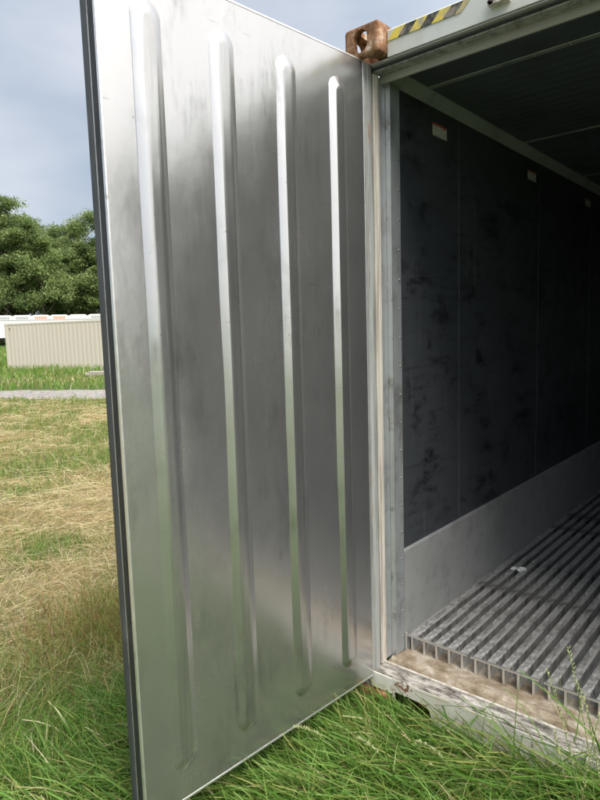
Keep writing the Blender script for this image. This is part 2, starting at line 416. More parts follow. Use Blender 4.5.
# header
MB().prism([(.062,2.770),(.062,2.866),(.066,2.871),(.15,2.871),(.15,2.770)], .164, W-.164, 'x').build('header_beam', M['white_paint'], box)
MB().box(.02, W-.02, .080, .150, 2.7545, 2.769).build('header_seal', M['rubber_grey'], box, .004)
MB().box(.07, W-.07, .098, .1505, 2.748, 2.7543).build('header_underside', M['post'], box, .001)
def lip():
    mb = MB()
    mb.prism([(.066,2.7615),(.068,2.7695),(.079,2.7695),(.079,2.759)], .085, W-.085, 'x'); return mb
lip().build('header_drip_lip', M['trim'], box)
MB().prism([(.152,2.727),(.152,2.766),(.157,2.766),(.157,2.7295),(.17,2.724),(.166,2.720),(.157,2.720)], .066, W-.066, 'x').build('header_trim', M['trim'], box)
MB().box(.166, W-.166, .151, .30, 2.80, 2.872).build('header_box', M['white_paint'], box)
# lock-rod keeper and its rust on the header
kb = MB().box(.585, .655, .030, .061, 2.800, 2.815).box(.590, .602, .030, .061, 2.815, 2.840).box(.638, .650, .030, .061, 2.815, 2.840)
kb.tube([(.596,.03,2.81),(.596,.05,2.81)], .011, 10)
kb.build('keeper_bracket', M['cream'], box)
# hazard stripes, leaning, on the header face beside the casting
x = .166; i = 0
while x < .455:
    lean = .036; a, b = x, min(x+.047, .475)
    yy = .0590
    mb = MB(); z0, z1 = 2.8275, 2.8645
    mb.add([(a,yy,z0),(b,yy,z0),(b+lean,yy,z1),(a+lean,yy,z1),(a,yy+.0025,z0),(b,yy+.0025,z0),(b+lean,yy+.0025,z1),(a+lean,yy+.0025,z1)],
           [(0,1,2,3),(7,6,5,4),(0,4,5,1),(1,5,6,2),(2,6,7,3),(3,7,4,0)])
    mb.build('hazard_stripe', M['black' if i % 2 else 'yellow'], box); x += .0475; i += 1

# sill, bottom beam with the notch beside the casting
def sill_face():
    # vertical face at y=.036 with a rounded notch x .172-.350, z 0-.135
    z1 = .194; pr = [(.164,0),(.172,0),(.172,.128),(.180,.137),(.325,.135),(.343,.123),(.352,.095),(.352,0)]
    pr += [(W-.164,0),(W-.164,z1),(.164,z1)]
    mb = MB(); n = len(pr)
    ya, yb = .036, .05
    mb.add([(p[0],ya,p[1]) for p in pr]+[(p[0],yb,p[1]) for p in pr],
           [tuple(range(n)), tuple(range(2*n-1, n-1, -1))]+[(i, n+i, n+(i+1) % n, (i+1) % n) for i in range(n)])
    return mb
sill_face().build('sill_beam', M['sill_paint'], box)
MB().box(.006, .1635, .0355, .09, .12, .194).build('sill_corner', M['sill_paint'], box, .003)
MB().box(.165, W-.165, .13, .20, .02, .19).build('sill_backing', M['rust'], box)
MB().prism([(.038,.188),(.040,.197),(.046,.200),(.055,.197),(.060,.201),(.085,.203),(.090,.198),(.10,.198),(.104,.203),(.114,.202),(.114,.188)], .068, W-.068, 'x').build('sill_gasket', M['sill_rubber'], box)
MB().prism([(.116,.186),(.117,.2055),(.120,.208),(.127,.207),(.129,.186)], .070, W-.070, 'x').build('sill_lip', M['cream'], box)
MB().prism([(.1295,.180),(.1295,.197),(.150,.193),(.178,.194),(.190,.201),(.197,.206),(.204,.2065),(.210,.203),(.216,.200),(.36,.200),(.36,.180)], .070, W-.070, 'x').build('sill_plate', M['sill_dirt'], box)

# floor
MB().box(.074, W-.074, .362, LEN-.5, .16, .199).build('floor_deck', M['alu_dark'], box)
PITCH_T, XT0, YT, ZF = .06289, .1223, .2825, .2718
def rail():
    y1 = 11.45 - YT
    hw, t, wb = .0178, .0055, .0035
    pr = [(-hw,-t),(-hw+.001,-.001),(-hw+.003,0),(-.006,0),(-.005,-.0012),(.005,-.0012),(.006,0),(hw-.003,0),(hw-.001,-.001),(hw,-t),(wb,-t-.002),(wb,-.0705),(-wb,-.0705),(-wb,-t-.002)]
    return MB().prism(pr, 0.004, y1, 'y')
rl = rail().build('floor_rail', M['rail'], box)
rl.location = (XT0, YT, ZF)
for i in range(1, 35): link_copy(rl, box, (XT0+i*PITCH_T, YT, ZF + random.uniform(-.0006, .0006)))
eb = MB().prism([(-.022,0.0035),(-.022,-.004),(4*PITCH_T+.022,-.004),(4*PITCH_T+.022,.0035)], -.006, .003, 'y')
for k_ in range(5):
    eb.prism([(k_*PITCH_T-.0055,-.0045),(k_*PITCH_T+.0055,-.0045),(k_*PITCH_T+.0045,-.0705),(k_*PITCH_T-.0045,-.0705)], -.0045, .003, 'y')
eb = eb.build('rail_end_bar', M['alu_bright'], box); eb.location = (XT0, YT, ZF)
for i in range(1, 7): link_copy(eb, box, (XT0+i*5*PITCH_T, YT, ZF))
pb = MB().box(.093, .103, .262, .272, .2, .292).build('floor_edge_stop', M['alu_bright'], box, .002)
MB().prism([(.0885,.2005),(.0885,.262),(.097,.266),(.104,.260),(.104,.2005)], .285, 11.4, 'y').build('floor_edge_rail', M['rail'], box)

# side walls, lining panels, seams, kick plates, cornice
mirror(lambda: MB().box(.006, .0735, .27, LEN-.18, .122, 2.86), 'side_wall', M['white_paint'])
XW = .0784
ys = [.262, .851] + [.851+1.139*k_ for k_ in range(1, 10)]; ys[-1] = 11.5
for a, b in zip(ys[:-1], ys[1:]):
    mirror(lambda: MB().box(.074, XW, a+.003, b-.003, .66, 2.79), 'lining_panel', M['wall'])
for k_, y in enumerate(ys[1:-1]):
    mirror(lambda: MB().prism([(.0745,y-.006),(XW+.0006,y-.005),(XW+.0014,y-.003),(XW+.0014,y+.003),(XW+.0006,y+.005),(.0745,y+.006)], .692, 2.735, 'z'), 'panel_seam', M['seam'])
kys = [.270, 1.99, 4.27, 6.55, 8.83, 11.5]
for a, b in zip(kys[:-1], kys[1:]):
    mirror(lambda: MB().prism([(.074,.2),(.0885,.2),(.0885,.679),(.084,.6866),(.0786,.6885),(.074,.6885)], a+.001, b-.001, 'y'), 'kick_plate', M['kick'])
mirror(lambda: MB().prism([(.0735,2.732),(.080,2.732),(.084,2.735),(.116,2.768),(.120,2.7745),(.120,2.79),(.0735,2.79)], .172, 11.5, 'y'), 'cornice', M['cornice'])

# ceiling panels with shallow cross ridges
cys = [.158, .478, 1.62, 2.76, 3.9, 5.04, 6.18, 7.32, 8.46, 9.6, 10.74, 11.5]
for q, (a, b) in enumerate(zip(cys[:-1], cys[1:])):
    pr = [(a+.002,2.80),(a+.002,2.778)]
    if q > 0:
        y = a+.08
        while y < b-.06:
            pr += [(y,2.778),(y+.012,2.7768),(y+.022,2.7768),(y+.034,2.778)]; y += .075
    pr += [(b-.002,2.778),(b-.002,2.80)]
    MB().prism(pr, .108, W-.108, 'x').build('ceiling_panel', M['ceiling'], box)
for y in cys[1:-1]:
    MB().prism([(y-.016,2.7785),(y-.014,2.7755),(y+.014,2.7755),(y+.016,2.7785)], .115, W-.115, 'x').build('ceiling_seam', M['alu_dark'], box)
    for i in range(16 if y < 3 else 0):
        c = link_copy(rv, box, (.16+i*.1413, y, 2.776)); c.rotation_euler = (0, math.pi/2, 0)
MB().box(.01, W-.01, .30, LEN-.1, 2.801, 2.868).build('roof', M['white_paint'], box)
MB().box(.08, W-.08, 11.5, 11.56, .2, 2.80).build('end_bulkhead', M['alu'], box)
MB().box(.16, W-.16, LEN-.3, LEN-.02, .15, 2.86).build('machinery_end', M['white_paint'], box)
mirror(lambda: MB().box(.01, .15, .18, LEN-.18, .012, .118), 'bottom_rail', M['white_paint'])
for k_, (a, z) in enumerate([(.577,2.609),(1.777,2.606),(2.960,2.604)]):
    o = MB().box(XW+.0008, XW+.0016, a, a+.14, z, z+.058).build('warning_label', M['sticker'], box)

# ---- the open door
TH = -.08104; DW, DH, ZB, HX, HY = 1.1346, 2.5971, .1783, .0689, .0295
def build_door():
    d = MB()
    T = .080
    # leaf core
    d.box(.012, DW-.020, -T+.004, -.004, .014, DH-.012)
    d = d.build('door', M['white_paint'], box)
    # inner skin: a thin sheet with a faint long-wave waviness
    nx, nz = 36, 80; v = []; f = []
    for j in range(nz+1):
        for i in range(nx+1):
            s_, z = DW*i/nx, DH*j/nz
            e = min(1, 8*min(s_, DW-s_)/DW)*min(1, 14*min(z, DH-z)/DH)
            wv = e*.0010*(math.sin(7.1*s_+1.3*z)+math.sin(3.3*z-4*s_+1)+.6*math.sin(9*z+11*s_))
            v.append((s_, wv, z))
    for j in range(nz):
        for i in range(nx):
            a = j*(nx+1)+i; f.append((a, a+nx+1, a+nx+2, a+1))
    b0 = len(v)
    v += [(0,-.006,0),(DW,-.006,0),(DW,-.006,DH),(0,-.006,DH)]
    f.append((b0, b0+1, b0+2, b0+3))
    MB().add(v, f, True).build('inner_skin', M['door_steel'], d, fix=False)
    def rib(c):
        rings = [(.0502,-.001),(.0494,.0003),(.0490,.0006),(.0487,.0008),(.0486,.0009),(.0222,.0126),(.0220,.0127),(.0217,.0128),(.0213,.01285),(.0211,.0129),(.0100,.0129)]
        zb_, zt = .3*1 - ZB + .030, 2.626 - ZB       # arc centres, local z
        zb_ = .283+.050-ZB
        vv = []; ff = []; n = 18
        for hw, y in rings:
            for i in range(n+1):
                t = math.pi*i/n; vv.append((c+hw*math.cos(t), y, zt-.010*min(1, max(0, y)/.0126)+hw*math.sin(t)))
            for i in range(n+1):
                t = math.pi+math.pi*i/n; vv.append((c+hw*math.cos(t), y, zb_+.006*min(1, max(0, y)/.0126)+hw*math.sin(t)))
        k = 2*(n+1)
        for r in range(len(rings)-1):
            for i in range(k):
                ff.append((r*k+i, r*k+(i+1) % k, (r+1)*k+(i+1) % k, (r+1)*k+i))
        ff.append(tuple((len(rings)-1)*k+i for i in range(k)))
        return MB().add(vv, ff, True).build('rib', M['rib_steel'], d)
    for c in (.156, .430, .711, .983): rib(c)
    # bright edging round the inner face
    MB().box(DW-.002, DW+.004, -.012, .001, 0, DH).build('edge_strip', M['alu_bright'], d, .001)
    MB().box(0, DW-.003, -.010, .0015, -.0035, .0045).build('edge_strip', M['alu_bright'], d, .001)
    MB().box(0, DW-.003, -.010, .0015, DH-.004, DH+.003).build('edge_strip', M['alu_bright'], d, .001)
    MB().box(-.003, .003, -.012, .0016, .006, DH-.006).build('edge_strip', M['alu_bright'], d, .001)
    # two black gaskets round the leaf with a thin light web between them
    def gasket(y0, y1, ex, mat, nm):
        mb = MB()
        pr = [(DW-.021, y0), (DW+ex-.003, y0), (DW+ex, y0+.004), (DW+ex, y1-.004), (DW+ex-.003, y1), (DW-.021, y1)]
        mb.prism(pr, -ex, DH+ex, 'z')
        mb.box(.01, DW-.022, y0, y1, DH-.011, DH+ex); mb.box(.01, DW-.022, y0, y1, -ex, .013)
        return mb.build(nm, mat, d)
    gasket(-.042, -.013, .006, M['rubber'], 'gasket')
    gasket(-.048, -.043, .005, M['alu_bright'], 'gasket_web')
    gasket(-.078, -.049, .009, M['rubber_grey'], 'gasket')
    # outer skin, hinges and lock rods on the far side
    MB().box(.004, DW-.006, -T-.003, -T+.0035, .003, DH-.003).build('outer_skin', M['white_paint'], d)
    for z in (.25, .9, 1.65, 2.3): MB().box(-.03, .30, -T-.018, -T-.0035, z-.05, z+.05).build('hinge', M['post'], d, .004)
    for s_ in (.45, .85):
        MB().tube([(s_,-T-.035,.02),(s_,-T-.035,DH-.02)], .017, 12).build('lock_rod', M['alu'], d)
        MB().box(s_-.05, s_+.05, -T-.055, -T-.0035, 1.0, 1.08).build('rod_bracket', M['post'], d, .004)
    return d
door = build_door()
door['label'] = 'open door with four vertical ribs in brushed stainless steel'
door.location = (HX, HY, ZB)
door.rotation_euler = (0, 0, math.atan2(-math.cos(TH), math.sin(TH)))
# second leaf, folded back flat along the far side of the box
d2 = link_copy(door, box, (W+.10, .06, ZB)); d2['label'] = 'second door leaf folded back along the far side'
for ch in [c for c in door.children]: link_copy(ch, d2)
d2.rotation_euler = (0, 0, math.radians(88)); 

# ------------------------------------------------------------------ scrap on the floor
mb = MB(); v = []; f = []
for i in range(7):
    for j in range(5):
        v.append((.09*(i/6-.5)+random.uniform(-.006,.006), .045*(j/4-.5)+random.uniform(-.006,.006), .004+.014*random.random()+.012*math.sin(i*1.1)*math.sin(j)))
for i in range(6):
    for j in range(4): f.append((i*5+j, i*5+j+5, i*5+j+6, i*5+j+1))
sc = mb.add(v, f).build('paper_scrap', simple('crumpled_paper', (.66,.66,.64), .7), None)
sc.location = (.225, 1.33, ZF); sc.rotation_euler = (0, 0, .3)
md = sc.modifiers.new('t', 'SOLIDIFY'); md.thickness = .0012
tag(sc, 'crumpled scrap of pale paper lying on the metal floor rails', 'paper')

# ------------------------------------------------------------------ grass
_lat = rng.random((256, 256))
def vnoise(x, y, s):
    x = np.asarray(x)/s; y = np.asarray(y)/s
    xi = np.floor(x).astype(int); yi = np.floor(y).astype(int); fx = x-xi; fy = y-yi
    fx = fx*fx*(3-2*fx); fy = fy*fy*(3-2*fy)
    g = lambda a, b: _lat[a % 256, b % 256]
    return (g(xi,yi)*(1-fx)+g(xi+1,yi)*fx)*(1-fy)+(g(xi,yi+1)*(1-fx)+g(xi+1,yi+1)*fx)*fy
def fbm(x, y, s): return (vnoise(x,y,s)+.5*vnoise(x+31,y+17,s/2.1)+.25*vnoise(x+7,y+59,s/4.3))/1.75

def blades(name, px, py, pz, length, width, ang, lean, droop, col, seg=4, tip=.9, twist=None, mat='blade', label=None, cat=None, kind='stuff', wob=0.0):
    """curved tapering blades: ang = lean azimuth, lean = horizontal reach / length, droop = how far the tip comes back down"""
    n = len(px); t = np.linspace(0, 1, seg+1)
    hor = lean[:,None]*length[:,None]*(t[None,:]**1.5)
    ver = length[:,None]*np.sqrt(np.maximum(.03, 1-lean**2*.8))[:,None]*(t[None,:]-droop[:,None]*t[None,:]**2.2)
    a2 = ang[:,None] + (wob*rng.normal(0,1,n))[:,None]*t[None,:]
    cx = px[:,None]+np.cos(a2)*hor; cy = py[:,None]+np.sin(a2)*hor; cz = np.maximum(pz[:,None]+ver, .006+pz[:,None])
    wa = rng.uniform(0, 2*math.pi, n) if twist is None else twist
    dx = np.cos(wa)[:,None]*width[:,None]*.5*(1-tip*t[None,:]**1.6); dy = np.sin(wa)[:,None]*width[:,None]*.5*(1-tip*t[None,:]**1.6)
    V = np.empty((n, seg+1, 2, 3)); 
    V[:,:,0,0] = cx-dx; V[:,:,0,1] = cy-dy; V[:,:,0,2] = cz
    V[:,:,1,0] = cx+dx; V[:,:,1,1] = cy+dy; V[:,:,1,2] = cz+.25*width[:,None]
    base = (np.arange(n)*(seg+1)*2)[:,None,None]
    k = np.arange(seg)[None,:,None]*2
    F = base+k+np.array([0,1,3,2])[None,None,:]
    C = np.repeat(col[:,None,:], (seg+1)*2, 1)
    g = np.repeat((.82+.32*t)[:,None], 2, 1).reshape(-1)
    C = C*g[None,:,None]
    raw_mesh(name, V.reshape(-1,3), F.reshape(-1,4), C.reshape(-1,3), mat, label, cat, kind)
def raw_mesh(name, V, F, C, mat, label=None, cat=None, kind=None, parent=None):
    me = bpy.data.meshes.new(name); nv, nf = len(V), len(F)
    me.vertices.add(nv); me.vertices.foreach_set('co', V.astype(np.float32).ravel())
    me.loops.add(nf*4); me.loops.foreach_set('vertex_index', F.astype(np.int32).ravel())
    me.polygons.add(nf); me.polygons.foreach_set('loop_start', np.arange(0, nf*4, 4, dtype=np.int32))
    me.polygons.foreach_set('use_smooth', np.ones(nf, dtype=bool))
    me.update(calc_edges=True)
    ca = me.color_attributes.new('Col', 'FLOAT_COLOR', 'POINT')
    c4 = np.ones((nv,4), np.float32); c4[:,:3] = np.clip(C, 0, 1); ca.data.foreach_set('color', c4.ravel())
    me.materials.append(M[mat]); o = bpy.data.objects.new(name, me); COL.objects.link(o)
    if parent: o.parent = parent
    tag(o, label, cat, None, kind); return o
GREEN = np.array([[.065,.15,.018],[.095,.21,.028],[.14,.275,.045],[.20,.32,.08]])
STRAW = np.array([[.54,.44,.24],[.66,.56,.34],[.42,.31,.15],[.74,.65,.44]])
YGREEN = np.array([[.21,.26,.06],[.29,.31,.09],[.16,.23,.05]])
BROWN = np.array([[.32,.22,.085],[.42,.30,.13],[.22,.14,.055]])
def pick(pal, n): 
    return pal[rng.integers(0, len(pal), n)]*rng.uniform(.78, 1.2, (n,1))
def under_box(x, y): return (x > -.0) & (x < W) & (y > .035)
def door_clear(x, y):       # keep blade roots out from under nothing: the door hangs clear of the soil, so only the box is excluded
    return ~under_box(x, y)

# --- lush long grass in front of the opening and under the door
n = 78000
x = rng.uniform(-.75, 1.9, n); y = rng.uniform(-1.75, .03, n)
ok = door_clear(x, y) & (rng.random(n) < .55+.9*fbm(x, y, .22)); x, y = x[ok], y[ok]; n = len(x)
cl = fbm(x, y, .30)
L_ = rng.uniform(.24, .52, n)*(.75+.6*cl)
nearbox = np.clip((y+.25)/.28, 0, 1)*(x > .1); L_ *= np.clip(.46+.75*(x+.1*y), .38, 1.2)
L_ = np.where(x < -.12, L_*1.7, L_)
flow = 3.6+2.6*(fbm(x+40, y+9, .55)-.5)*2+rng.normal(0, .45, n)
rogue = rng.random(n) < .16; flow[rogue] = rng.uniform(0, 6.28, rogue.sum())
lean = np.clip(rng.normal(.72, .16, n), .15, .97); droop = np.clip(rng.normal(.52, .2, n), .05, .9)
col = pick(GREEN, n); yl = rng.random(n) < .30; col[yl] = pick(YGREEN, yl.sum()); ds = rng.random(n) < .035; col[ds] = pick(STRAW, ds.sum())
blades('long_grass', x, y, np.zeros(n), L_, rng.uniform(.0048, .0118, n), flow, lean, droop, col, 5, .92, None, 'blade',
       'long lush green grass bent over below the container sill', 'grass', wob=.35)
# thicket of shorter stems beneath to close the gaps
n = 26000
x = rng.uniform(-.8, 3.4, n); y = rng.uniform(-3.2, .03, n); ok = door_clear(x, y); x, y = x[ok], y[ok]; n = len(x)
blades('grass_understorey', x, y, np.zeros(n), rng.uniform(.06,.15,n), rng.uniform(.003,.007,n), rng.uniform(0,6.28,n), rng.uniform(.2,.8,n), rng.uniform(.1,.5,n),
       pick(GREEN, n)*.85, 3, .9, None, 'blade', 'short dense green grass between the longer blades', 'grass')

# --- the mown field to the left: straw, cut stems and regrowth
def polar(n, d0, d1, a0, a1, pw):
    u = rng.random(n); e = 2-pw
    d = (d0**e+u*(d1**e-d0**e))**(1/e); a = np.radians(rng.uniform(a0, a1, n))
    return CAM.x+d*np.cos(a), CAM.y+d*np.sin(a), d, a
def greenness(x, y, d):
    g = np.interp(d, [2.2, 2.75, 3.15, 4.2, 6, 8, 10, 13, 17, 19], [1.0, .92, .34, .20, .27, .46, .64, .78, .88, .9])
    g = g+1.15*(fbm(x+5, y+3, 1.1)-.5)+.6*(fbm(x+90, y+3, .35)-.5)
    for cx_, cy_, rr in [(-6.1,1.9,.75),(-5.0,.9,.35),(-3.1,.25,.40),(-7.8,3.6,.6)]:
        g = g+.9*np.exp(-(((x-cx_)**2+(y-cy_)**2)/rr**2))
    return np.clip(g, 0, 1)
A0, A1 = 138, 176
def gravel_q(x, y):
    n0 = np.array([-16.36,5.32]); dn = np.array([3.03,1.5]); dn /= np.linalg.norm(dn)
    return (x-n0[0])*-dn[1]+(y-n0[1])*dn[0]
# flat straw
n = 125000
x, y, d, a = polar(n, 2.2, 19, A0, A1, 1.55)
g = greenness(x, y, d); ok = (rng.random(n) > g*.92) & ~under_box(x, y) & (gravel_q(x, y) < -.05); x, y, d = x[ok], y[ok], d[ok]; n = len(x)
wd = np.maximum(.0022, d*.00062)*rng.uniform(.7, 1.3, n)
mound = .05*fbm(x, y, .5)+.03*fbm(x+9, y, .16)
swirl = 6.28*fbm(x+13, y+71, 1.3)*1.4+rng.normal(0, .75, n)
col = pick(STRAW, n); br = rng.random(n) < .45*fbm(x+3, y+8, .7); col[br] = pick(BROWN, br.sum())
gg = rng.random(n) < .10; col[gg] = pick(YGREEN, gg.sum())
blades('cut_straw', x, y, mound*rng.random(n), rng.uniform(.08,.30,n)*np.clip(d/5, .8, 1.5), wd, swirl, rng.uniform(.90,.99,n), rng.uniform(.5,1.0,n),
       col, 3, .5, None, 'blade', 'pale dry straw lying matted across the mown field', 'straw', wob=.5)
# upright stubble and regrowth
n = 110000
x, y, d, a = polar(n, 2.1, 20.5, A0, A1, 1.5)
g = greenness(x, y, d); keep = (rng.random(n) < .10+.90*g**1.2) & ~under_box(x, y) & (gravel_q(x, y) < -.1+.2*np.sin(x*3+y))
x, y, d, g = x[keep], y[keep], d[keep], g[keep]; n = len(x)
far = np.clip((d-4)/9, 0, 1)
col = pick(GREEN, n)*(1-.0*far[:,None]); m_ = rng.random(n) < .34+.45*far; col[m_] = pick(YGREEN, m_.sum())
m_ = rng.random(n) < .28*(1-g)+.10; col[m_] = pick(STRAW, m_.sum())
near = d < 3.3
L_ = np.where(near, rng.uniform(.14,.34,n), rng.uniform(.05,.15,n)*(.7+.8*g))
lean = np.where(near, np.clip(rng.normal(.72,.18,n), .1, .97), rng.uniform(.1,.75,n))
dr = np.where(near, rng.uniform(.3,.8,n), rng.uniform(0,.35,n))
ang = np.where(near, 2.6+3*(fbm(x+4, y+6, .5)-.5)*2+rng.normal(0,.6,n), rng.uniform(0,6.28,n))
blades('field_grass', x, y, np.zeros(n), L_, np.maximum(.0032, d*.0009)*rng.uniform(.7,1.3,n), ang, lean, dr, col, 4, .9, None, 'blade',
       'patchy green and yellow grass growing through the straw', 'grass', wob=.3)
# ochre uncut tuft against the door's free edge
n = 6000
x = rng.normal(-1.45, .26, n); y = rng.normal(-.18, .38, n); ok = ~under_box(x, y); x, y = x[ok], y[ok]; n = len(x)
col = pick(YGREEN, n); m_ = rng.random(n) < .38; col[m_] = pick(BROWN, m_.sum())
blades('ochre_tuft', x, y, np.zeros(n), rng.uniform(.10,.26,n), rng.uniform(.003,.006,n), rng.uniform(0,6.28,n), rng.uniform(.15,.7,n), rng.uniform(0,.4,n), col, 4, .9,
       None, 'blade', 'ochre brown uncut grass tuft near the open door edge', 'grass')
# beyond the gravel
n = 60000
x, y, d, a = polar(n, 20.5, 75, A0, A1, 1.2)
# stay off the gravel and out of the beige container
n0 = np.array([-16.36,5.32]); dn = np.array([3.04,1.62]); dn /= np.linalg.norm(dn); nn = np.array([-dn[1], dn[0]])
q = (x-n0[0])*nn[0]+(y-n0[1])*nn[1]
ok = (q > 2.75+.25*np.sin(x*3)) & (np.hypot(x+22.5, y-12.4) > 1.1); x, y, d = x[ok], y[ok], d[ok]; n = len(x)
band = np.exp(-((d-26)/2.0)**2)*.6
col = pick(GREEN, n)*1.15; m_ = rng.random(n) < .45+.4*band; col[m_] = pick(YGREEN, m_.sum()); m_ = rng.random(n) < .05+.3*band; col[m_] = pick(STRAW, m_.sum())
L_ = rng.uniform(.12,.34,n)*(.6+1.0*fbm(x, y, 2.2))*(1-.5*band)*np.interp(d, [20, 24, 34, 43, 60], [.8, 1.0, 1.3, 2.0, 1.2])
blades('far_grass', x, y, ground_z(d), L_, d*.0011*rng.uniform(.7,1.3,n), rng.uniform(0,6.28,n), rng.uniform(.05,.6,n), rng.uniform(0,.25,n), col, 2, .9, None, 'blade',
       'taller green grass between the gravel path and the beige container', 'grass')

# --- flowering grass stalks standing in front of the sill
def stalk(base, top, bend, label):
    b, t_ = Vector(base), Vector(top); mid = b.lerp(t_, .55)+Vector(bend)
    pts = [(1-s_)**2*b+2*s_*(1-s_)*mid+s_*s_*t_ for s_ in [i/10 for i in range(11)]]
    root = empty('flowering_grass_stalk', base); tag(root, label, 'grass stalk', 'flowering grass stalks before the sill')
    lp = [p-b for p in pts]
    MB().tube(lp, [.0017*(1-.5*i/10) for i in range(11)], 5).build('stem', STEM, root)
    mb = MB(); L0 = (t_-b).length
    for i in range(26):
        s_ = .62+.38*i/25; p = ((1-s_)**2*b+2*s_*(1-s_)*mid+s_*s_*t_)-b
        for sg in (-1, 1):
            a_ = random.uniform(0, 6.28); dv = Vector((math.cos(a_)*.5, math.sin(a_)*.5, .85)).normalized()*random.uniform(.008, .015)
            mb.tube([p, p+dv*.5, p+dv], [.0005, .0017, .0003], 4, True, False)
    mb.build('seed_head', SEED, root)
    lv = MB()
    for k_ in range(3):
        s_ = .12+.16*k_; p = pts[int(s_*10)]-b; a_ = random.uniform(0, 6.28); q_ = Vector((math.cos(a_), math.sin(a_), 0)); sd_ = Vector((-q_.y, q_.x, 0))
        vv = []; 
        for i in range(6):
            u_ = i/5; c_ = p+q_*.16*u_+Vector((0,0,.13*u_-.13*u_*u_)); wdt = .003*(1-u_*.95)
            vv += [c_-sd_*wdt, c_+sd_*wdt]
        lv.add(vv, [(2*i,2*i+1,2*i+3,2*i+2) for i in range(5)], True)
    lv.build('leaf_blade', STEM, root, fix=False)
    return root
STEM = simple('green_stem', (.13,.19,.05), .6); SEED = simple('pale_seed_head', (.34,.36,.17), .8)
SLOW = 'drooping grass stalk with pale seed head bowed low over the green grass'; SDOOR = 'pale seed stalk leaning against the bottom corner of the open door'
SL = 'slender flowering grass stalk with pale seed head rising before the sill'
for bs, tp, bd in [((1.10,-.42,0),(.965,-.40,.725),(.06,0,.02)), ((1.13,-.42,0),(1.015,-.38,.80),(.05,.01,0)), ((1.16,-.44,0),(1.06,-.40,.70),(.04,0,.03)),
                   ((1.05,-.46,0),(1.11,-.42,.66),(-.02,0,.02)), ((1.02,-.30,0),(.93,-.22,.42),(.03,0,.05)), ((.55,-.35,0),(.36,-.50,.30),(-.02,-.02,.12)), ((.35,-.40,0),(.12,-.56,.27),(0,0,.14)), ((.75,-.3,0),(.55,-.42,.33),(0,0,.14)),
                   ((-.02,-1.18,0),(.09,-1.13,.27),(.03,.02,.1))]:
    stalk(bs, tp, bd, SLOW if tp[2] < .35 and bs[1] > -1 else SDOOR if bs[1] < -1 else SL)

# ------------------------------------------------------------------ far things
def far_container():
    Lp = Vector((1.5176-.9186*37.2, -2.0782+.3952*37.2, 0)); Rp = Vector((1.5176-.8576*32.6, -2.0782+.5144*32.6, 0)); d_ = (Rp-Lp).normalized()
    root = empty('beige_container', Lp); root.rotation_euler = (0, 0, math.atan2(d_.y, d_.x))
    tag(root, 'beige corrugated steel shipping container standing in grass past the gravel path', 'container')
    k = NB('beige_container_paint')
    c = k.mix(k.noise((1,1,.15), 1.2, 6, .6), (.57,.51,.42), (.64,.58,.49))
    s_ = k.ramp(k.noise((6,6,.3), 1.0, 6, .7, (4,2,2)), [(.60,0),(.75,.5)]); c = k.mix(s_, c, (.34,.25,.17))
    k.set('Base Color', c); k.set('Roughness', .6)
    bm_ = k.m
    Lc, Wc, Hc = 12.19, 2.438, 2.591
    def corr(y0, flip):
        pr = []; x_ = .10; st = .0
        v = []; f = []
        xs = []
        while x_ < Lc-.12:
            xs += [(x_,0),(x_+.070,0),(x_+.138,.036),(x_+.208,.036)]; x_ += .278
        for (xx, dd_) in xs: v += [(xx, y0+flip*(.01+dd_*.22), .15), (xx, y0+flip*(.01+dd_*.22), Hc-.06)]
        for i in range(len(xs)-1): f.append((2*i, 2*i+2, 2*i+3, 2*i+1))
        return MB().add(v, f)
    corr(0, 1).build('side_wall', bm_, root, fix=False); corr(Wc, -1).build('side_wall', bm_, root, fix=False)
    for yy in (0.0, Wc-.06):
        MB().box(.16, Lc-.16, yy, yy+.06, Hc-.075, Hc-.004).build('top_rail', bm_, root); MB().box(.16, Lc-.16, yy, yy+.06, .012, .16).build('bottom_rail', bm_, root)
    for xx in (0, Lc-.15):
        for yy in (0, Wc-.15):
            MB().box(xx, xx+.15, yy, yy+.15, .119, Hc-.119).build('corner_post', bm_, root)
            for zz in (0, Hc-.118): MB().box(xx-.004, xx+.158, yy-.004, yy+.154, zz, zz+.118).build('corner_casting', M['rust'] if zz == 0 else bm_, root)
    MB().box(.05, Lc-.05, .06, Wc-.06, Hc-.05, Hc-.02).build('roof', bm_, root)
    MB().box(.02, .06, .15, Wc-.15, .1, Hc-.1).build('end_wall', bm_, root); MB().box(Lc-.06, Lc-.02, .15, Wc-.15, .1, Hc-.1).build('door_leaf', bm_, root)
    MB().box(.33, .42, -.003, .009, 2.28, 2.34).build('marking_plate', M['rust'], root)
far_container()

# weathered slab in the grass beside the path
mb = MB(); 
sl = mb.box(-1.0, 1.0, -.35, .35, 0, .16).box(-.8, .55, -.30, .42, .161, .24).build('weathered_slab', simple('weathered_slab', (.24,.22,.19), .9, 0, .25, 3, (.2,.18,.14), 3), None, .03)
sl.location = (-22.9, 12.75, 0); sl.scale = (.9, .9, .75); sl.rotation_euler = (.02, .03, 1.0)
tag(sl, 'weathered grey slab lying in the grass before the beige container', 'slab')

